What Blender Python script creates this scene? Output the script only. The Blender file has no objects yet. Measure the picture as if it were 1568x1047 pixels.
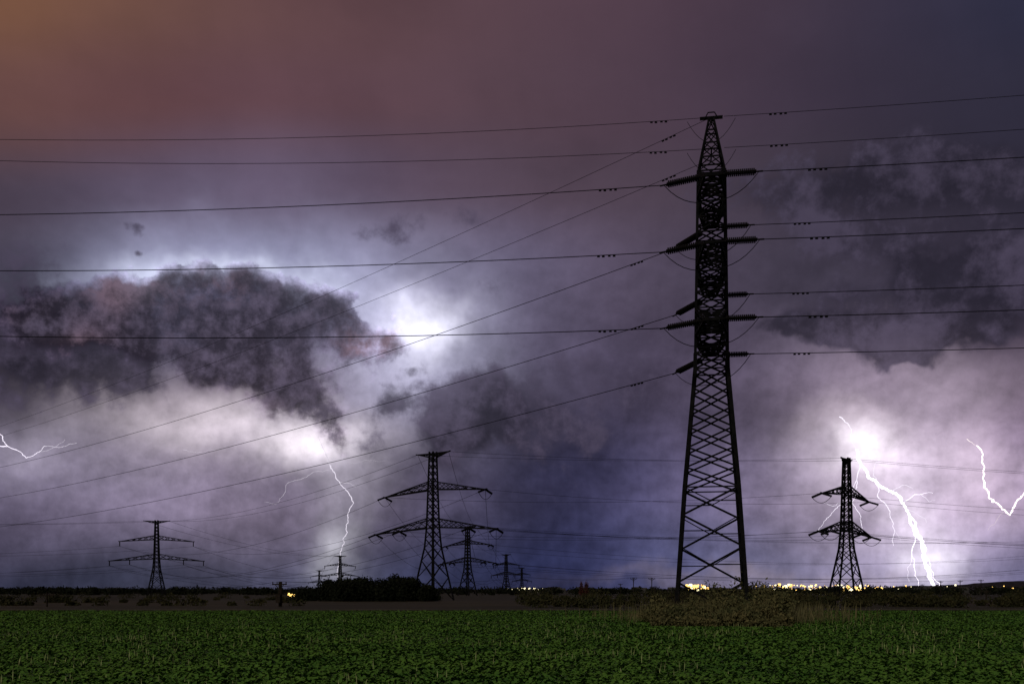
import bpy, math, random
import numpy as np
from mathutils import Vector, Matrix
random.seed(7); rng=np.random.default_rng(7)
scene=bpy.context.scene
CAM=2.3; F=1524.0
def at(x,y,d):   # world point at image pixel coordinates (x,y), depth d
    return Vector(((x-784)/F*d, d, CAM+(905-y)/F*d))
def lin(c):
    return tuple(((v/255)/12.92 if v/255<=0.04045 else (((v/255)+0.055)/1.055)**2.4) for v in c)
def link(o):
    scene.collection.objects.link(o); return o

# ---------------- materials ----------------
def mat(name,c1,c2=None,scale=1.0,rough=0.9,detail=4,metal=0,bump=0,island=False,spec=0.15):
    m=bpy.data.materials.new(name); m.use_nodes=True; nt=m.node_tree; b=nt.nodes['Principled BSDF']
    b.inputs['Roughness'].default_value=rough; b.inputs['Metallic'].default_value=metal
    b.inputs['Specular IOR Level'].default_value=spec
    c2=c2 or tuple(v*0.6 for v in c1)
    r=nt.nodes.new('ShaderNodeValToRGB'); r.color_ramp.elements[0].color=(*c1,1); r.color_ramp.elements[1].color=(*c2,1)
    tc=nt.nodes.new('ShaderNodeTexCoord'); n=nt.nodes.new('ShaderNodeTexNoise')
    n.inputs['Scale'].default_value=scale; n.inputs['Detail'].default_value=detail
    nt.links.new(tc.outputs['Object'],n.inputs['Vector'])
    if island:
        g=nt.nodes.new('ShaderNodeNewGeometry'); ad=nt.nodes.new('ShaderNodeMath'); ad.operation='MULTIPLY_ADD'
        nt.links.new(g.outputs['Random Per Island'],ad.inputs[0]); ad.inputs[1].default_value=0.6
        s=nt.nodes.new('ShaderNodeMath'); s.operation='MULTIPLY_ADD'; s.inputs[1].default_value=1.6; s.inputs[2].default_value=-0.6
        nt.links.new(n.outputs['Fac'],s.inputs[0]); nt.links.new(s.outputs[0],ad.inputs[2]); nt.links.new(ad.outputs[0],r.inputs[0])
    else:
        r.color_ramp.elements[0].position=0.35; r.color_ramp.elements[1].position=0.65
        nt.links.new(n.outputs['Fac'],r.inputs[0])
    nt.links.new(r.outputs[0],b.inputs['Base Color'])
    if bump:
        bp=nt.nodes.new('ShaderNodeBump'); bp.inputs['Strength'].default_value=bump; bp.inputs['Distance'].default_value=0.2
        n2=nt.nodes.new('ShaderNodeTexNoise'); n2.inputs['Scale'].default_value=scale*8; n2.inputs['Detail'].default_value=5
        nt.links.new(tc.outputs['Object'],n2.inputs['Vector'])
        nt.links.new(n2.outputs['Fac'],bp.inputs['Height']); nt.links.new(bp.outputs[0],b.inputs['Normal'])
    return m
def emis(name,c,s):
    m=bpy.data.materials.new(name); m.use_nodes=True; nt=m.node_tree; nt.nodes.remove(nt.nodes['Principled BSDF'])
    e=nt.nodes.new('ShaderNodeEmission'); e.inputs[0].default_value=(*c,1); e.inputs[1].default_value=s
    nt.links.new(e.outputs[0],nt.nodes['Material Output'].inputs[0])
    m.cycles.emission_sampling='NONE'; return m
M_steel=mat('dark_painted_steel',(0.008,0.0075,0.008),(0.004,0.004,0.0045),2,0.85,2,spec=0.03)
M_ins=mat('insulator_glaze',(0.007,0.006,0.006),(0.004,0.003,0.003),5,0.7,2,spec=0.05)
M_wire=mat('weathered_conductor',(0.006,0.006,0.007),(0.004,0.004,0.005),1,0.8,1,spec=0.05)
M_wood=mat('creosoted_wood',(0.025,0.018,0.013),(0.012,0.010,0.008),3,0.9,spec=0.05)
M_leaf=mat('crop_leaf',(0.030,0.085,0.012),(0.072,0.145,0.020),0.22,0.6,2,island=True)
M_straw=mat('dry_stalk',(0.30,0.32,0.14),(0.17,0.21,0.08),0.5,0.8,2,island=True)
M_bush=mat('shrub_foliage',(0.014,0.018,0.008),(0.042,0.036,0.015),0.5,0.9,2,island=True,spec=0.05)
M_thick=mat('thicket_foliage',(0.035,0.042,0.016),(0.105,0.090,0.036),0.5,0.9,2,island=True)
M_tree=mat('tree_foliage',(0.005,0.007,0.004),(0.013,0.014,0.008),0.2,0.9,2,island=True,spec=0.03)
M_redtree=mat('reddish_foliage',(0.07,0.02,0.014),(0.035,0.012,0.009),0.2,0.9,2,island=True)  # reddish leaf colour for the two small trees, tone varies per leaf
M_dgrass=mat('dry_grass',(0.055,0.055,0.024),(0.13,0.11,0.05),0.5,0.9,2,island=True)

# ---------------- mesh helpers ----------------
def mesh_obj(name,verts,faces,m,parent=None):
    me=bpy.data.meshes.new(name); me.from_pydata(verts,[],faces); me.materials.append(m); me.update()
    o=link(bpy.data.objects.new(name,me)); o.parent=parent; return o
def beams(name,segs,m,parent=None,sides=4):
    V=[];Fc=[]
    for p,q,r in segs:
        p=Vector(p);q=Vector(q); d=q-p
        if d.length<1e-5: continue
        d.normalize(); up=Vector((0,0,1)) if abs(d.z)<0.9 else Vector((1,0,0))
        a=d.cross(up).normalized(); b=d.cross(a)
        i=len(V)
        for e in (p,q):
            for k in range(sides):
                t=2*math.pi*(k+0.5)/sides
                V.append(tuple(e+a*math.cos(t)*r+b*math.sin(t)*r))
        for k in range(sides):
            k2=(k+1)%sides; Fc.append((i+k,i+k2,i+sides+k2,i+sides+k))
        Fc.append(tuple(i+k for k in range(sides))[::-1]); Fc.append(tuple(i+sides+k for k in range(sides)))
    return mesh_obj(name,V,Fc,m,parent)
def quads(name,P,m,parent=None):   # P: (n,4,3)
    n=len(P); me=bpy.data.meshes.new(name)
    me.vertices.add(n*4); me.vertices.foreach_set('co',P.astype(np.float32).ravel())
    me.loops.add(n*4); me.loops.foreach_set('vertex_index',np.arange(n*4,dtype=np.int32))
    me.polygons.add(n); me.polygons.foreach_set('loop_start',np.arange(0,n*4,4,dtype=np.int32))
    me.update(calc_edges=True); me.materials.append(m)
    o=link(bpy.data.objects.new(name,me)); o.parent=parent; return o
def foliage(blobs,per,leaf):
    out=[]
    for (c,r,mul) in blobs:
        n=int(per*mul); d=rng.normal(size=(n,3)); d/=np.linalg.norm(d,axis=1)[:,None]
        lob=rng.normal(size=(10,3)); lob/=np.linalg.norm(lob,axis=1)[:,None]
        bump=1+0.25*np.max(d@lob.T,axis=1)**6+rng.normal(scale=0.09,size=n)-0.12
        rad=rng.random(n)**0.35*bump
        p=np.array(c)+d*rad[:,None]*np.array(r)
        p[:,2]=np.maximum(p[:,2],0.05)
        a=rng.normal(size=(n,3)); a/=np.linalg.norm(a,axis=1)[:,None]
        b=np.cross(a,rng.normal(size=(n,3))); b/=np.linalg.norm(b,axis=1)[:,None]
        s=(leaf*(0.5+rng.random(n)))[:,None]
        out.append(np.stack([p-a*s,p+b*s*0.5,p+a*s,p-b*s*0.5],axis=1))
    return np.concatenate(out)
def blades(xy,h,w,lean=0.35):
    n=len(xy); a=rng.random(n)*6.283; hh=h*(0.5+0.8*rng.random(n)); 
    base=np.column_stack([xy,np.zeros(n)])
    s=np.column_stack([np.cos(a),np.sin(a),np.zeros(n)])*w
    l=np.column_stack([-np.sin(a),np.cos(a),np.zeros(n)])*(rng.normal(size=n)*lean*hh)[:,None]
    top=base+l+np.column_stack([np.zeros(n),np.zeros(n),hh]); mid=base+(top-base)*0.55-l*0.12
    return np.stack([base,mid+s,top,mid-s],axis=1)
def empty(name,loc=(0,0,0),rz=0):
    e=link(bpy.data.objects.new(name,None)); e.location=loc; e.rotation_euler[2]=rz; e.empty_display_size=2; return e
def wires(name,spans,m=M_wire,parent=None):
    cu=bpy.data.curves.new(name,'CURVE'); cu.dimensions='3D'; cu.bevel_depth=1.0; cu.bevel_resolution=0; cu.use_fill_caps=True
    for p,q,sag,r in spans:
        p=Vector(p);q=Vector(q);n=32
        s=cu.splines.new('POLY'); s.points.add(n)
        for i in range(n+1):
            t=i/n; v=p.lerp(q,t); v.z-=4*sag*t*(1-t)
            s.points[i].co=(*v,1); s.points[i].radius=r
    cu.materials.append(m); o=link(bpy.data.objects.new(name,cu)); o.parent=parent; return o

# ---------------- main strain tower ----------------
D0=80.0; X0=(1089-784)/F*D0; PHI=math.radians(-10.5)
tower=empty('lattice_transmission_tower',(X0,D0,0),PHI)
prof=[(0,5.6),(10.5,4.2),(19.95,2.55),(35.7,2.1),(40.3,0.35)]
def W(z):
    for (a,wa),(b,wb) in zip(prof,prof[1:]):
        if z<=b: return (wa+(wb-wa)*(z-a)/(b-a))/2
    return prof[-1][1]/2
def cor(z):
    w=W(z); return [Vector((-w,-w,z)),Vector((w,-w,z)),Vector((w,w,z)),Vector((-w,w,z))]
S=[]
lv=[0,3.0,5.8,8.3,10.5]+[10.5+i*1.575 for i in range(1,7)]+[19.95+i*1.2115 for i in range(1,14)]+[36.9,38.1,39.2,40.3]
for i,(a,b) in enumerate(zip(lv,lv[1:])):
    A=cor(a);B=cor(b); lr=0.21 if a<20 else 0.15; br=0.09 if a<20 else 0.075
    for k in range(4):
        k2=(k+1)%4
        S.append((A[k],B[k],lr if b<36 else 0.09))
        if a<10:
            if (i+k)%2: S.append((A[k],B[k2],0.11)); m=(A[k]+B[k2])/2; S.append((m,(A[k2]+B[k2])/2,0.06)); S.append((m,B[k],0.055))
            else: S.append((A[k2],B[k],0.11)); m=(A[k2]+B[k])/2; S.append((m,(A[k]+B[k])/2,0.06)); S.append((m,B[k2],0.055))
        else:
            S.append((A[k],B[k2],br if b<36 else .05)); S.append((A[k2],B[k],br if b<36 else .05))
        if a==0: continue
        if abs(a-10.5)<.1 or a>19: S.append((A[k],A[k2],0.07))
levels=[(33.5,5.5),(28.0,6.8),(22.6,5.8)]
tips=[]
for z,L in levels:
    for sg in (-1,1):
        w=W(z); tip=[Vector((-0.55,sg*L,z)),Vector((0.55,sg*L,z))]
        r0=[Vector((-w,sg*w,z)),Vector((w,sg*w,z))]; r1=[Vector((-w,sg*w,z+2.0)),Vector((w,sg*w,z+2.0))]
        N=5
        for j in range(2):
            S.append((r0[j],tip[j],0.12)); S.append((r1[j],tip[j],0.11))
            for i in range(N):
                t0=i/N;t1=(i+1)/N
                S.append((r0[j].lerp(tip[j],t0),r1[j].lerp(tip[j],t1),0.065))
                if i: S.append((r0[j].lerp(tip[j],t0),r1[j].lerp(tip[j],t0),0.055))
        for i in range(N):
            t0=i/N;t1=(i+1)/N
            for r_ in (r0,r1):
                S.append((r_[0].lerp(tip[0],t0),r_[1].lerp(tip[1],t1),0.06))
                S.append((r_[1].lerp(tip[1],t0),r_[0].lerp(tip[0],t1),0.06))
            S.append((r0[0].lerp(tip[0],t1),r0[1].lerp(tip[1],t1),0.06))
        S.append((tip[0],tip[1],0.16))
        tips.append((sg,z,Vector((0,sg*L,z))))
S+= [(Vector((-0.9,-0.15,40.3)),Vector((0.9,-0.15,40.3)),0.08),(Vector((-0.9,0.15,40.3)),Vector((0.9,0.15,40.3)),0.07),
     (Vector((0,-1.2,37.4)),Vector((0,1.2,37.4)),0.08),(Vector((-0.5,0,40.3)),Vector((-0.25,0,40.75)),0.05),(Vector((-0.25,0,40.75)),Vector((0.25,0,40.75)),0.05),(Vector((0.25,0,40.75)),Vector((0.5,0,40.3)),0.05)]
beams('lattice',S,M_steel,tower)
foot=[]
for c in cor(0): foot.append((c+Vector((0,0,-0.5)),c+Vector((0,0,0.35)),0.5))
beams('concrete_footings',foot,mat('footing_concrete',(0.12,0.115,0.1),(0.08,0.08,0.07),3),tower,8)
MW=Matrix.Translation((X0,D0,0))@Matrix.Rotation(PHI,4,'Z'); MI=MW.inverted()
INS=[];JMP=[];LN=[]; DMP=[]
dirR=Vector((math.cos(PHI),math.sin(PHI),0))
def insul(p,q):
    d=(q-p); L=d.length; d.normalize(); side=d.cross(Vector((0,0,1))).normalized()
    INS.append((p,p+d*1.0,0.06))
    for s in (-0.17,0.17):
        a=p+d*1.0+side*s; 
        INS.append((a,q-d*0.25+side*s,0.06))
        n=15
        for i in range(n):
            c=a+d*((L-1.3)*(i+0.5)/n); INS.append((c-d*0.05,c+d*0.05,0.19))
    for e in (1.0,L-0.25): INS.append((p+d*e-side*0.28,p+d*e+side*0.28,0.06))
    INS.append((q-d*0.25,q+d*0.3,0.06))
def damp(p,q,sag):
    L=(q-p).length
    for off in (3.8,4.6):
        t=off/L; v=p.lerp(q,t); v.z-=4*sag*t*(1-t)
        d=(q-p).normalized(); DMP.append((v-d*0.28+Vector((0,0,-.08)),v-d*0.08+Vector((0,0,-.08)),0.07)); DMP.append((v+d*0.08+Vector((0,0,-.08)),v+d*0.28+Vector((0,0,-.08)),0.07))
farZ={33.5:28.1,28.0:21.7,22.6:15.7}
nearEnd={33.5:36.8,28.0:33.0,22.6:28.3}
for sg,z,t in tips:
    T=MW@t
    eR=T+dirR*110+Vector((0,0,0.9))
    dR=(eR-T).normalized(); qR=T+dR*3.4+Vector((0,0,-0.05)); insul(T,qR)
    LN.append((qR,eR,1.0,0.033)); damp(qR,eR,1.0)
    if sg<0:
        eL=Vector((-110,87,nearEnd[z])); sag=2.0
    else:
        p=Vector((-784/F*200,200,farZ[z])); eL=T+(p-T)*1.5; eL.z=farZ[z]+1.2; sag=3.6
    dL=(eL-T).normalized(); qL=T+dL*3.6+Vector((0,0,-0.75 if sg<0 else -0.9)); insul(T,qL)
    LN.append((qL,eL,sag,0.033)); damp(qL,eL,sag)
    n=14; pr=None
    for i in range(n+1):
        u=i/n; v=qL.lerp(qR,u); v.z-=1.75*(1-abs(2*u-1)**2.6); 
        if pr is not None: JMP.append((pr,v,0.033))
        pr=v
for zt,y0,zn,zf,zr in ((40.35,0,45.9,35.9,41.8),(37.4,1,45.0,34.4,38.5)):
    T=MW@Vector((0,-1.0*y0,zt)); T2=MW@Vector((0,1.0*y0,zt))
    eR=T+dirR*110; eR.z=zr+0.7; LN.append((T+dirR*1.0,eR,1.2,0.022)); damp(T+dirR*1.0,eR,1.2)
    eL=Vector((-110,87,zn)); LN.append((T,eL,2.9,0.022)); damp(T,eL,2.9)
    p=Vector((-784/F*200,200,zf)); eL=T2+(p-T2)*1.5; eL.z=zf+1; LN.append((T2,eL,3.0,0.022)); damp(T2,eL,3.0)
    pr=None
    for i in range(13):
        u=i/12; v=(T-dirR*1.9).lerp(T+dirR*1.9,u); v.z-=0.2+1.8*(1-abs(2*u-1)**2); 
        if pr is not None: JMP.append((pr,v,0.022))
        pr=v
def loc(L): return [(MI@a,MI@b,r) for a,b,r in L]
beams('insulator_strings',loc(INS),M_ins,tower,8)
beams('jumper_loops',loc(JMP),M_wire,tower,4)
lines=empty('overhead_power_lines')
wires('conductors',LN,M_wire,lines)
beams('vibration_dampers',DMP,M_wire,lines,6)

# ---------------- distant pylons ----------------
def pylon(px,d,H=38.0,rot=0,arms=(5.4,17.5,21),k=1.0,strain=True):
    e=empty('electricity_pylon',((px-784)/F*d,d,0),math.radians(rot))
    pr=[(0,7.6),(H*0.36,3.0),(H*0.5,2.3),(H,1.3)]
    def w(z):
        for (a,wa),(b,wb) in zip(pr,pr[1:]):
            if z<=b+1e-6: return (wa+(wb-wa)*(z-a)/(b-a))/2
        return .5
    def c(z):
        q=w(z); return [Vector((-q,-q,z)),Vector((q,-q,z)),Vector((q,q,z)),Vector((-q,q,z))]
    S=[]; zs=[0]; 
    while zs[-1]<H-1.2: zs.append(zs[-1]+max(1.7,w(zs[-1])*1.55))
    zs[-1]=H
    for a,b in zip(zs,zs[1:]):
        A=c(a);B=c(b)
        for i in range(4):
            j=(i+1)%4; S.append((A[i],B[i],0.18*k)); S.append((A[i],B[j],0.085*k)); S.append((A[j],B[i],0.085*k))
    tips=[]
    zl=(H*0.985,H*0.745,H*0.49)
    for n,(z,L) in enumerate(zip(zl,arms)):
        rise=(0.7,2.0,2.3)[n]; drop=(-0.2,1.0,1.1)[n]; q=w(z)
        for sg in (-1,1):
            tip=Vector((sg*L,0,z-drop))
            for y in (-q,q):
                r0=Vector((sg*q,y,z)); r1=Vector((sg*q,y,z+rise if n else z-rise*1.3))
                S.append((r0,tip,0.15*k)); S.append((r1,tip,0.13*k)); N=6 if n else 3
                for i in range(N):
                    S.append((r0.lerp(tip,i/N),r1.lerp(tip,(i+1)/N),0.07*k)); S.append((r1.lerp(tip,i/N),r0.lerp(tip,(i+1)/N),0.06*k))
            for i in range(N if n else 3):
                S.append((Vector((sg*q,-q,z)).lerp(tip,i/N),Vector((sg*q,q,z)).lerp(tip,(i+1)/N),0.06*k))
            S.append((tip,tip+Vector((sg*0.6,0,0.1)),0.16*k))
            for f in ((1,),(1,),(1,0.55))[n]:
                a=Vector((sg*q,0,z)).lerp(tip,f)
                if n:
                    if strain:
                        for s2 in (-1,1):
                            b=a+Vector((0,s2*2.6,-0.9)); S.append((a,b,0.22*k))
                        pp=None
                        for i in range(9):
                            u=i/8; v=a+Vector((0,-2.6+5.2*u,-0.9-1.6*(1-(2*u-1)**2)))
                            if pp is not None: S.append((pp,v,0.05*k))
                            pp=v
                    else:
                        S.append((a,a+Vector((0,0,-2.4)),0.15*k)); a=a+Vector((0,0,-2.4))
                tips.append((n,sg,f,a))
    beams('lattice_and_arms',S,M_steel,e)
    R=Matrix.Translation(e.location)@Matrix.Rotation(math.radians(rot),4,'Z')
    return [R@t[3] for t in tips]
pA=pylon(663,257,38.3,-38,k=1.3)
pB=pylon(240,500,38,5,(6,18,23),1.8,False)
pC=pylon(716,545,38,-36,(5.4,16,19),1.8)
pD=pylon(521,990,38,30,(6,16,19),2.2,False)
pE=pylon(775,955,38,-40,(5.4,16,19),2.2,False)
pF=pylon(799,1500,38,-40,(5.4,16,19),2.4,False)
pG=pylon(1296,268,38.2,50,(3.2,16.5,18.5),1.6)
pH=pylon(489,1500,34,30,(5,14,17),2.2,False)
W2=[]
def conn(P,Q,r,sag):
    for i in range(len(P)): W2.append((P[i],Q[i],sag*(0.6 if i<2 else 1),r))
off=lambda P,v:[p+Vector(v) for p in P]
conn(pA,pG,0.035,1.8)
conn(pG,off(pG,(190,60,0)),0.035,3)
conn(pA,pB,0.045,9)
conn(pB,off(pB,(-230,-60,0)),0.045,6)
conn(pA,pC,0.05,6); conn(pC,pE,0.08,9); conn(pE,pF,0.11,8)
conn(pB,pD,0.06,10); conn(pD,pH,0.1,8)
conn(pC,off(pC,(400,150,0)),0.06,8)
wires('distant_conductors',W2,M_wire,lines)

# ---------------- utility poles ----------------
def upole(px,ytop,d,h=None,box=False):
    top=at(px,ytop,d); e=empty('utility_pole',(top.x,d,0)); h=top.z
    S=[((0,0,-.2),(0,0,h),0.14),((-1.1,0,h-0.4),(1.1,0,h-0.4),0.09)]
    for x in (-1,-0.35,0.35,1): S.append(((x,0,h-0.35),(x,0,h-0.02),0.07))
    S+= [((-0.7,0,h-0.4),(0,0,h-1.2),0.05),((0.7,0,h-0.4),(0,0,h-1.2),0.05)]
    if box: S+= [((0,-.3,h-3.2),(0,-.3,h-2),0.5),((0.25,0,-.2),(0.25,0,h),0.14),((-1,0,h-1.9),(1,0,h-1.9),.08)]
    beams('pole_and_crossarm',S,M_wood,e,6); return Vector((top.x,d,h))
ps=[upole(428,890,150,box=True),upole(72,907,150)]
for x,y,d in ((970,884,330),(998,884,330),(1003,897,240),(950,893,500),(1440,889,420),(1470,888,420),(1502,887,420),(1412,894,500),(1510,903,230),(845,899,480)): ps.append(upole(x,y,d))
wires('village_lines',[(ps[1],ps[0],0.8,0.02),(ps[0],Vector((5,330,7)),1.0,0.03),(Vector((5,330,7)),ps[2],0.8,0.04),(ps[2],ps[3],0.2,0.04),(ps[3],ps[6],1.0,0.04),(ps[6],ps[7],.2,.04),(ps[7],ps[8],.2,.04)],M_wire,lines)

# ---------------- ground ----------------
G=7000
g=mesh_obj('ground',[(-G,-300,0),(G,-300,0),(G,G,0),(-G,G,0)],[(0,1,2,3)],mat('fallow_earth',(0.026,0.022,0.013),(0.012,0.012,0.008),0.01,1.0,bump=0.5))
M_field=mat('crop_soil',(0.018,0.036,0.008),(0.034,0.066,0.012),0.25,1.0,bump=1.0)
f=mesh_obj('crop_field',[(-400,-60,0.02),(400,-60,0.02),(400,122,0.02),(-400,116,0.02)],[(0,1,2,3)],M_field)
mesh_obj('farm_track',[(-400,119,0.03),(400,125,0.03),(400,129,0.03),(-400,124,0.03)],[(0,1,2,3)],mat('track_dirt',(0.070,0.058,0.034),(0.035,0.032,0.02),0.15,1.0))
mesh_obj('stubble_field',[(-900,150,0.02),(30,150,0.02),(60,240,0.02),(-900,300,0.02)],[(0,1,2,3)],mat('stubble',(0.034,0.027,0.016),(0.016,0.015,0.009),0.05,1.0))
mesh_obj('ploughed_field',[(60,170,0.02),(900,150,0.02),(900,330,0.02),(80,260,0.02)],[(0,1,2,3)],mat('plough',(0.036,0.027,0.022),(0.022,0.016,0.013),0.05,1.0))
n=125000
yy=(13**0.45+rng.random(n)*(116**0.45-13**0.45))**(1/0.45)
xx=(rng.random(n)*2-1)*(0.58*yy+5)
row=np.round(xx/0.26)*0.26+rng.normal(scale=0.11,size=n); xx=np.where(yy<60,row,xx)
K=4; X=np.repeat(xx,K)+rng.normal(scale=.03,size=n*K); Y=np.repeat(yy,K)+rng.normal(scale=.03,size=n*K); N=n*K
a=rng.random(N)*6.283; el=0.15+rng.random(N)*0.7; Ln=(0.08+0.10*rng.random(N))*(1+0.004*np.repeat(yy,K)); wd=Ln*0.31
gr=1+0.22*np.sin(X*0.31+1.3*np.sin(Y*0.12))*np.sin(Y*0.17+X*0.05); Ln=Ln*gr
dr=np.column_stack([np.cos(a)*np.cos(el),np.sin(a)*np.cos(el),np.sin(el)]); sd=np.column_stack([-np.sin(a),np.cos(a),rng.normal(scale=.3,size=N)])
b0=np.column_stack([X,Y,np.full(N,0.02)])
md=b0+dr*(Ln*0.6)[:,None]; tp=b0+dr*Ln[:,None]; tp[:,2]-=Ln*0.18
quads('crop_leaves',np.stack([b0,md+sd*wd[:,None],tp,md-sd*wd[:,None]],axis=1),M_leaf)
n=1500; cy=14+rng.random(110)**1.0*60; cxx=(rng.random(110)*2-1)*0.55*cy
ci=rng.integers(0,110,n); xy=np.column_stack([cxx[ci]+rng.normal(scale=1.0,size=n),cy[ci]+rng.normal(scale=1.3,size=n)])
xy=xy[(xy[:,1]>13)]
quads('dry_stalks',blades(xy,0.32,0.012,0.35),M_straw)

# ---------------- shrubs, trees ----------------
bc=X0+0.6
bl=[]
for i in range(75):
    q=random.random(); y=D0-17+q*19; x=(bc+random.uniform(-5.3,5.7))*(y/D0)
    h=(0.28+0.60*q)+0.95*q*math.exp(-((x-bc-2.0)/3.2)**2)+random.random()*0.4
    bl.append(((x,y,h*0.75),(0.6+random.random()*0.8,0.9,h),1))
e=empty('shrub_thicket')
quads('leaves',foliage(bl,750,0.11),M_thick,e)
xy=np.column_stack([bc+rng.normal(scale=3.4,size=6000),D0-4+rng.normal(scale=4.2,size=6000)])
quads('tall_grass',blades(xy,1.35,0.022,0.35),M_dgrass,e)
st=[]
for i in range(60):
    x=bc+random.uniform(-4.5,5); y=D0+random.uniform(-5,2); h=random.uniform(1.2,2.8)
    st.append(((x,y,0),(x+random.uniform(-.5,.5),y,h),0.02))
beams('twigs',st,M_wood,e)
bl=[];tr=[]
for i in range(54):
    x=random.uniform(466,660); t=(x-466)/194
    topy=905-19*math.sin(math.pi*min(1,max(0,t)))**0.4-(5 if 600<x<640 else 0)+random.uniform(-4,6)
    d=random.uniform(225,262); r=random.uniform(1.2,2.7); p=at(x,topy,d); zc=max(p.z-r,1)
    bl.append(((p.x,d,zc),(r*1.15,r,r),1)); bl.append(((p.x+random.uniform(-1,1),d,zc*0.45),(r*1.3,r,max(1,zc*0.5)),.8)); tr.append(((p.x,d,0),(p.x,d,zc),0.16))
e=empty('woodland_clump'); quads('crowns',foliage(bl,800,0.30),M_tree,e); beams('trunks',tr,M_wood,e,6)
bl=[]
for i in range(240):
    d=random.choice([145,165,190,240,300]); x=random.uniform(1160,1640) if random.random()<0.6 else random.uniform(800,1160)
    r=random.uniform(0.5,1.5)*(d/170)**0.6; bl.append((((x-784)/F*d,d+random.uniform(-8,8),r*0.7),(r*random.uniform(1,2.2),r,r),0.5))
for i in range(90):
    d=random.choice([160,200,260,330]); x=random.uniform(-80,470); r=random.uniform(0.35,0.95)*(d/170)**0.6
    bl.append((((x-784)/F*d,d,r*0.6),(r*2,r,r),0.35))
e=empty('hedgerow_shrubs'); quads('leaves',foliage(bl,450,0.2),M_bush,e)
bl=[]
for i in range(760):
    d=random.uniform(600,1500); x=random.uniform(-250,1800) if i<580 else random.uniform(-100,640); hx=6.5 if x<1150 else 8
    r=random.uniform(1.8,hx/2)*(d/900)**0.5; bl.append((((x-784)/F*d,d,r),(r*random.uniform(1.3,3.5),r*1.5,r*1.2),0.25))
e=empty('distant_treeline'); quads('crowns',foliage(bl,400,0.9),M_tree,e)
for px in (890,898):
    e=empty('poplar_tree'); d=420; x=(px-784)/F*d
    quads('crown',foliage([((x,d,3.2),(0.9,0.9,3.3),1),((x+.3,d,2),(1.2,1,2),1)],700,0.25),M_redtree,e); beams('trunk',[((x,d,0),(x,d,3),0.15)],M_wood,e)
V=[];Fc=[];na=300
def hpx(x):
    h=3+1.2*math.sin(x*0.013)+0.8*math.sin(x*0.041+1)+0.5*math.sin(x*.11)
    if x>1250: h+= (min(x,1800)-1250)/320*11
    return max(h,0.5)
for i in range(na+1):
    x=-900+i*(3400/na)
    for d,k in ((1700,0),(2300,0.75),(2900,1.0),(4200,1.05),(6000,0.0)):
        V.append(((x-784)/F*d,d,CAM*(k>0)+hpx(x)*k*d/F*(1 if d<4000 else 0.6) + (random.random()*2.2 if k else -1)))
for i in range(na):
    for j in range(4): a=i*5+j; Fc.append((a,a+5,a+6,a+1))
mesh_obj('hills',V,Fc,mat('hill_woodland',(0.010,0.009,0.010),(0.02,0.017,0.017),0.006,1.0,spec=0.03))

# ---------------- town ----------------
town=empty('distant_town')
L1=[];L2=[];Bd=[];RF=[];RF_V=[]
def lamp(lst,x,y,d,r):
    p=at(x,y,d); lst.append((p-Vector((0,0,r)),p+Vector((0,0,r)),r))
    Bd.append((Vector((p.x,p.y,0)),p-Vector((0,0,r)),0.12))
for i in range(180):
    x=random.choice([random.uniform(1048,1092),random.uniform(1150,1345),random.uniform(1160,1300),random.uniform(1180,1330),random.uniform(1180,1330)]) if i>14 else random.uniform(1345,1568)
    big=(1048<x<1092) or (1190<x<1215) or (1290<x<1318)
    lamp(L1 if random.random()<.75 else L2,x,random.uniform(895,903.5),1300+random.uniform(-150,150),random.choice([0.4,0.6,0.9])*(2.0 if big else 1.0))
for i in range(22): lamp(L2,random.uniform(776,832),random.uniform(900,903),1400,0.7)
for i in range(22): lamp(L1,random.gauss(455,7),random.uniform(908,915),420,random.choice([.15,.22,.35]))
for i in range(14): lamp(L1,random.uniform(240,440),random.uniform(902.5,905),1300,0.45)
def bld(x,d,w,h):
    X=(x-784)/F*d; i=len(RF_V); 
    for sx in (-1,1):
        for sy in (-1,1):
            RF_V.append((X+sx*w,d+sy*w*.6,0)); RF_V.append((X+sx*w,d+sy*w*.6,h))
    RF_V.append((X-w,d,h*1.45)); RF_V.append((X+w,d,h*1.45))
    RF.extend([(i,i+4,i+5,i+1),(i+2,i+3,i+7,i+6),(i,i+1,i+8,i+3,i+2),(i+4,i+6,i+7,i+9,i+5),(i+1,i+5,i+9,i+8),(i+3,i+8,i+9,i+7)])
for i in range(90): bld(random.choice([random.uniform(1040,1350),random.uniform(1340,1560),random.uniform(780,1040)]),1480+random.uniform(-20,200),random.uniform(4,10),random.uniform(3,6.5))
mesh_obj('houses',RF_V,RF,mat('dark_render_wall',(0.05,0.045,0.04),(0.03,0.03,0.03),.1),town)
beams('sodium_lamps',L1,emis('sodium_glow',(1.0,0.60,0.15),3.0),town,8)
beams('white_lamps',L2,emis('white_glow',(1.0,0.88,0.5),2.6),town,8)
beams('lamp_posts',Bd,M_steel,town,4)

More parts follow.
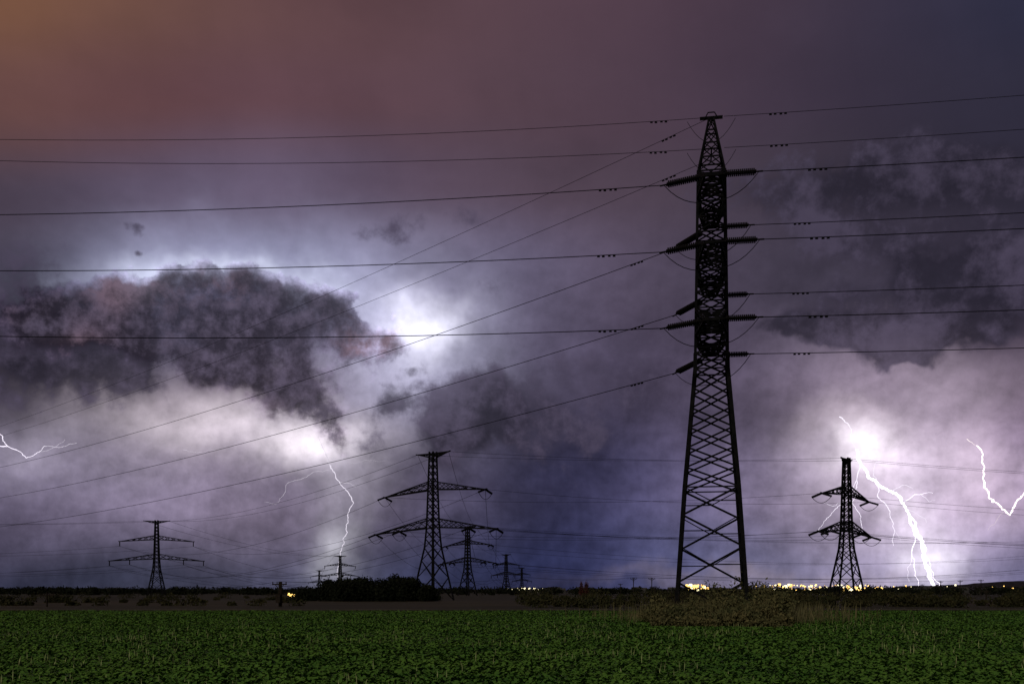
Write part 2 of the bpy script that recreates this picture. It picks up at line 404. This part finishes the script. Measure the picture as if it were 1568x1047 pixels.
# ---------------- lightning ----------------
def bolt(paths,d=2600,strength=2,col=(0.93,0.86,1.0)):
    root=empty('lightning_bolt')
    for pi,(pts,r,s_) in enumerate(paths):
        cu=bpy.data.curves.new('channel','CURVE'); cu.dimensions='3D'; cu.bevel_depth=1.0; cu.bevel_resolution=1
        P=[at(x,y,d+random.uniform(-25,25)) for x,y in pts]
        for it in range(4):
            Q=[P[0]]
            for a,b in zip(P,P[1:]):
                L=(b-a).length; m=(a+b)/2+Vector((random.gauss(0,1),random.gauss(0,1),random.gauss(0,.6)))*L*0.085; Q+=[m,b]
            P=Q
        s=cu.splines.new('POLY'); s.points.add(len(P)-1)
        for i,p in enumerate(P):
            t=i/(len(P)-1); s.points[i].co=(*p,1); s.points[i].radius=r*d/F*(0.6+0.7*random.random())*(1 if r>1.0 else 1-0.6*t)
        cu.materials.append(emis('plasma',col,s_))
        o=link(bpy.data.objects.new('channel' if pi==0 else 'branch_%d'%pi,cu)); o.parent=root
bolt([([(487,668),(492,680)],.3,.75),([(492,680),(498,692),(505,712)],.5,.8),([(505,712),(520,738),(534,755),(538,775),(533,800),(525,825),(521,850),(519,895)],0.85,0.92),
 ([(505,720),(470,730),(440,740),(432,760),(422,772),(405,768)],0.35,.6),([(520,738),(545,745)],0.4,.7),([(498,695),(515,712),(560,704),(590,706)],0.25,.55),([(280,688),(300,692),(332,687)],.25,.7)])
bolt([([(1285,638),(1298,648),(1302,668),(1312,688)],.8,1.2),([(1312,688),(1318,712),(1340,735),(1365,752),(1382,770),(1393,790),(1402,820),(1412,850),(1422,875),(1430,900)],1.8,3.5),
 ([(1393,790),(1405,815),(1416,850),(1433,900)],1.3,3),([(1412,840),(1425,865),(1440,900)],.8,2),
 ([(1382,770),(1400,757),(1428,755)],0.7,1.5),([(1402,820),(1396,850),(1400,872),(1406,898)],0.7,2),([(1396,850),(1390,868),(1392,890)],0.4,1.4),
 ([(1340,735),(1345,762),(1363,790),(1370,812),(1368,835)],0.7,1.3),([(1318,712),(1310,750),(1318,790),(1314,820)],0.65,1.3),([(1312,735),(1290,770),(1268,792),(1252,812)],0.6,1.2),([(1290,770),(1275,775),(1262,770)],.4,1),
 ([(1345,740),(1338,712),(1348,700)],.4,1.2),([(1325,690),(1350,712),(1375,716)],.4,1.2),([(1365,752),(1385,742),(1398,748)],.45,1.2),([(1382,775),(1410,790),(1418,800)],.4,1.1),([(1370,812),(1380,830)],.35,1),([(1410,757),(1422,768),(1432,765)],.35,1.1)])
bolt([([(1480,672),(1495,682)],.6,1.1),([(1495,682),(1504,705),(1506,735),(1514,762),(1530,773),(1546,788),(1556,768),(1568,755),(1590,740)],1.15,2.2),([(1530,773),(1524,800),(1512,812)],.3,.8),([(1506,740),(1512,755)],.5,1)],col=(1,0.86,0.88))
bolt([([(-25,650),(4,667),(12,683),(28,690),(40,701),(60,692),(68,683)],.75,1.3),([(68,683),(90,685),(118,678)],0.45,.8),([(12,683),(-20,684)],.8,1.4),([(60,692),(90,680),(100,672)],.3,.7)])

# ---------------- sky (world) ----------------
w=bpy.data.worlds.new('sky'); scene.world=w; w.use_nodes=True; nt=w.node_tree; nt.nodes.clear(); LK=nt.links.new
w.cycles.sampling_method='NONE'
def setin(s,v):
    if isinstance(v,bpy.types.NodeSocket): LK(v,s)
    elif isinstance(v,(int,float)):
        try: s.default_value=v
        except Exception: s.default_value=(v,v,v)
    else: s.default_value=v
def m(op,a,b=None,c=None,clamp=False):
    n=nt.nodes.new('ShaderNodeMath'); n.operation=op; n.use_clamp=clamp
    for i,v in enumerate((a,b,c)):
        if v is not None: setin(n.inputs[i],v)
    return n.outputs[0]
def vm(op,a,b=None,c=None,out=0):
    n=nt.nodes.new('ShaderNodeVectorMath'); n.operation=op
    for i,v in enumerate((a,b,c)):
        if v is not None: setin(n.inputs[i],v)
    return n.outputs[out]
def scl(v,f):
    o=vm('SCALE',v); setin(o.node.inputs['Scale'],f); return o
def dot(a,b): return vm('DOT_PRODUCT',a,b,out=1)
def noise(vec,scale,detail=6,rough=0.55,out='Fac'):
    n=nt.nodes.new('ShaderNodeTexNoise'); setin(n.inputs['Vector'],vec); n.inputs['Scale'].default_value=scale
    n.inputs['Detail'].default_value=detail; n.inputs['Roughness'].default_value=rough; return n.outputs[out]
def smooth(v,a,b,lo=0.,hi=1.):
    n=nt.nodes.new('ShaderNodeMapRange'); n.interpolation_type='SMOOTHSTEP'; setin(n.inputs[0],v)
    for i,x in enumerate((a,b,lo,hi)): setin(n.inputs[i+1],x)
    return n.outputs[0]
def mix(f,a,b):
    n=nt.nodes.new('ShaderNodeMix'); n.data_type='RGBA'; setin(n.inputs[0],f)
    for s,v in ((n.inputs[6],a),(n.inputs[7],b)):
        if isinstance(v,bpy.types.NodeSocket): LK(v,s)
        else: s.default_value=(*v,1)
    return n.outputs[2]
tc=nt.nodes.new('ShaderNodeTexCoord').outputs['Generated']
dirn=vm('NORMALIZE',tc)
sx=nt.nodes.new('ShaderNodeSeparateXYZ'); LK(dirn,sx.inputs[0]); x,y,z=sx.outputs
az=m('ARCTAN2',x,y); az=m('MINIMUM',m('MAXIMUM',az,-1.05),1.05)
h=m('SQRT',m('ADD',m('MULTIPLY',x,x),m('MULTIPLY',y,y)))
te=m('DIVIDE',z,m('MAXIMUM',h,0.02)); te=m('MINIMUM',te,3.0)
u=m('TANGENT',az); v=m('DIVIDE',te,m('COSINE',az))
cb=nt.nodes.new('ShaderNodeCombineXYZ'); LK(u,cb.inputs[0]); LK(v,cb.inputs[1]); P0=cb.outputs[0]
def T(px,py): return ((px-784)/F,(905-py)/F)
nb=noise(dirn,3.5,2,0.5,'Color')
PW=vm('MULTIPLY_ADD',vm('SUBTRACT',nb,(0.5,0.5,0.5)),(0.10,0.10,0),P0)
nm=noise(dirn,10,4,0.6,'Color')
PC=vm('MULTIPLY_ADD',vm('SUBTRACT',nm,(0.5,0.5,0.5)),(0.09,0.08,0),P0)
def gs(P,cx,cy,sx_,sy_):
    c=T(cx,cy); ix=F/sx_; iy=F/sy_
    q=vm('MULTIPLY_ADD',P,(ix,iy,0),(-c[0]*ix,-c[1]*iy,0)); return m('POWER',math.exp(-0.5),dot(q,q))
rows=[(0,[(118,82,64),(107,76,68),(98,70,72),(92,67,73),(86,65,74),(78,60,73),(68,56,71),(56,51,69),(44,45,65)]),
(150,[(104,73,70),(100,69,73),(95,68,76),(92,68,77),(86,66,76),(76,60,73),(65,54,70),(54,49,65),(48,46,63)]),
(300,[(74,64,78),(90,79,100),(102,90,113),(90,75,93),(84,69,83),(76,63,76),(60,53,66),(50,45,58),(44,41,55)]),
(450,[(60,54,68),(108,108,134),(120,120,148),(116,112,140),(104,96,122),(78,68,86),(66,60,76),(66,60,76),(56,50,68)]),
(600,[(68,62,76),(86,76,90),(114,102,116),(112,108,132),(84,78,100),(72,64,86),(94,84,106),(132,116,136),(114,98,118)]),
(750,[(96,88,112),(116,106,130),(130,118,140),(98,90,112),(50,50,78),(62,60,92),(118,108,138),(168,150,174),(138,120,146)]),
(890,[(44,46,66),(56,58,78),(76,76,98),(66,68,94),(32,38,74),(54,56,90),(104,104,138),(150,140,170),(90,88,122)])]
sw_=nt.nodes.new('ShaderNodeSeparateXYZ'); LK(PW,sw_.inputs[0]); 
uf=m('MULTIPLY_ADD',sw_.outputs[0],F/1568*0.8,0.5)
vf=m('MULTIPLY_ADD',sw_.outputs[1],-F,905.0)
cur=None
for k,(ry,cols) in enumerate(rows):
    r=nt.nodes.new('ShaderNodeValToRGB'); cr=r.color_ramp; cr.interpolation='B_SPLINE'
    pos=[0.1+0.8*i/8 for i in range(9)]
    cr.elements[0].position=pos[0]; cr.elements[1].position=pos[8]
    for i in range(1,8): cr.elements.new(pos[i])
    for i in range(9): cr.elements[i].color=(*lin(cols[i]),1)
    LK(uf,r.inputs[0])
    cur=r.outputs[0] if cur is None else mix(smooth(vf,rows[k-1][0],ry),cur,r.outputs[0])
low=smooth(v,0.12,0.50,1.0,0.0)      # storm structure is strongest low down
mo=noise(vm('MULTIPLY',dirn,(1,1,1.7)),5.5,5,0.58)
mm=m('SUBTRACT',smooth(mo,0.30,0.70),0.5)
cur=scl(cur,m('MULTIPLY_ADD',mm,m('MULTIPLY_ADD',low,0.55,0.16),1.0))
glow=[(642,484,30,30,(1.0,1.0,1.1),0.80),(640,495,74,64,(0.75,0.76,1.0),0.30),(590,550,46,50,(0.8,0.78,1.0),0.17),(680,565,60,50,(.75,.75,1),.08),(520,440,60,40,(.7,.75,1),.12),
(330,380,150,40,(0.62,0.68,1.0),0.17),(215,428,40,24,(0.75,0.8,1.0),0.38),(480,436,55,18,(.78,.82,1),.32),(350,412,90,14,(.8,.86,1),.36),(110,440,50,20,(.7,.75,1),.12),
(400,650,120,28,(1.0,0.9,0.95),0.32),(475,674,46,26,(1.0,0.93,0.95),0.50),(560,700,40,40,(.9,.85,.95),.12),(515,745,38,60,(0.95,0.9,1.0),0.16),(521,860,26,30,(0.95,0.95,1.0),0.45),(250,640,150,36,(1,.9,.95),.12),(150,700,160,40,(.9,.82,1),.09),
(1327,684,26,18,(1,0.96,1),0.75),(1335,694,72,38,(1.0,0.86,0.96),0.38),(1392,790,26,50,(1,0.93,1.0),0.24),(1422,872,30,26,(1,0.96,1),0.45),(1390,770,115,80,(0.95,0.85,1.0),0.20),
(1508,730,40,50,(1.0,0.82,0.88),0.16),(1290,648,50,22,(1,0.85,.9),0.15),(30,688,55,24,(0.9,0.82,1),0.15),(1180,893,160,9,(1,.7,.4),.08),(1440,590,120,36,(1,.85,1),.12)]
acc=None
for gx,gy,a_,b_,c_,s_ in glow:
    g_=gs(PC if a_>25.5 else P0,gx,gy,a_,b_); cc=tuple(q*s_ for q in c_)
    acc=vm('MULTIPLY_ADD',g_,cc,acc if acc is not None else (0,0,0))
n1=noise(dirn,19,7,0.64); n1b=noise(vm('ADD',dirn,(-0.004,0,0.008)),19,7,0.64)
n1c=m('SUBTRACT',n1,0.5)
cbr=nt.nodes.new('ShaderNodeCombineXYZ'); LK(m('MULTIPLY_ADD',v,0.12,u),cbr.inputs[0]); LK(m('MULTIPLY',v,0.09),cbr.inputs[1])
rs=m('SUBTRACT',noise(cbr.outputs[0],38,3,0.6),0.5)
rain=m('MULTIPLY_ADD',m('MULTIPLY',rs,smooth(v,0.02,0.24,1.0,0.12)),0.50,1.0)
acc2=scl(acc,m('MULTIPLY_ADD',mm,0.5,m('MULTIPLY_ADD',n1c,-1.3,1.0)))
cur=scl(vm('ADD',cur,acc2),rain)
emb=m('MULTIPLY',m('SUBTRACT',n1,n1b),4.5)
nbig=noise(dirn,7.3,2,0.5)
def field(P,bl):
    s=None
    for b in bl:
        g_=gs(P,*b[:4]); s=m('MULTIPLY',g_,b[4]) if s is None else m('MULTIPLY_ADD',g_,b[4],s)
    return s
fB=field(PC,[(740,625,52,38,.95),(690,655,44,22,.5),(600,592,34,22,.7),(580,360,34,12,.4),(668,335,50,22,.4),(750,436,30,18,.55),(560,640,26,40,.4),(850,560,110,60,.45),(880,690,110,60,.36),
 (1300,512,85,22,1.05),(1400,528,75,18,.8),(1490,462,85,30,1.1),(1430,408,46,20,1.0),(1300,450,70,22,.6),(1215,500,60,22,.55),(1372,558,34,9,.8),(1530,390,70,36,.95),(1500,500,60,12,.7),
 (1270,290,150,36,.8),(1480,260,130,44,.8),(1330,370,80,24,.65),(640,690,60,16,.5),(60,550,110,50,.75),(190,575,90,32,.75),(1100,420,60,30,.35),(50,460,50,70,.65),(620,545,16,8,.5),
 (200,356,11,7,.6),(203,387,8,5,.55)])
tB=m('MULTIPLY_ADD',m('MULTIPLY',n1c,m('MINIMUM',m('MULTIPLY',fB,4.0),1.0)),2.4,fB)
mB=smooth(tB,0.24,0.78)
colB=mix(smooth(n1,0.38,0.62),lin((38,35,47)),lin((72,65,84)))
cur=mix(m('MULTIPLY',mB,0.84),cur,colB)
fA=field(PC,[(100,478,60,28,.75),(180,468,50,30,.8),(260,455,50,30,.8),(340,450,55,36,.85),(430,470,60,34,.85),(520,488,46,28,.75),(575,500,26,18,.5),(230,525,120,36,.75),(400,540,110,38,.95),(460,595,56,30,.85),(500,645,20,30,.8),(520,690,12,20,.5),(330,575,50,20,.5),
 (150,440,16,14,.4),(60,500,60,40,.4)])
tA=m('MULTIPLY_ADD',m('MULTIPLY',n1c,m('MINIMUM',m('MULTIPLY',fA,4.0),1.0)),3.2,m('MINIMUM',fA,1.05))
edge=smooth(v,0.21,0.30,0.62,0.24)     # underside dissolves into rain, top is crisp
mA=smooth(tA,0.34,m('ADD',edge,0.34))
dark=mix(smooth(nbig,0.42,0.62),lin((58,52,66)),lin((86,68,77)))
rimc=vm('MULTIPLY',cur,(0.68,0.64,0.70))
inner=mix(smooth(tA,0.42,1.15),rimc,dark)
inner=scl(inner,m('MINIMUM',m('MAXIMUM',m('MULTIPLY_ADD',emb,1.8,1.02),0.58),1.9))
cur=mix(m('MULTIPLY',mA,0.93),cur,inner)
back=smooth(y,-0.6,0.3,0.5,1.0)
cur=scl(cur,m('MULTIPLY',back,m('MAXIMUM',m('MULTIPLY_ADD',m('MULTIPLY',emb,low),0.35,1.0),0.7)))
bg=nt.nodes.new('ShaderNodeBackground'); LK(cur,bg.inputs[0]); bg.inputs[1].default_value=1.0
wo=nt.nodes.new('ShaderNodeOutputWorld'); LK(bg.outputs[0],wo.inputs[0])

# ---------------- lamp & camera ----------------
sl=bpy.data.lights.new('sun','SUN'); sl.energy=1.4; sl.angle=math.radians(8); sl.color=(1.0,0.95,0.85)
so=link(bpy.data.objects.new('sun',sl)); so.rotation_euler=(math.radians(56),0,math.radians(-25))
cd=bpy.data.cameras.new('camera'); cd.lens=35; cd.sensor_width=36; cd.shift_y=0.2433; cd.clip_end=20000; cd.clip_start=0.1
co=link(bpy.data.objects.new('camera',cd)); co.location=(0,0,CAM); co.rotation_euler=(math.radians(90),0,0)
scene.camera=co
scene.view_settings.view_transform='Standard'; scene.view_settings.look='None'; scene.view_settings.exposure=0
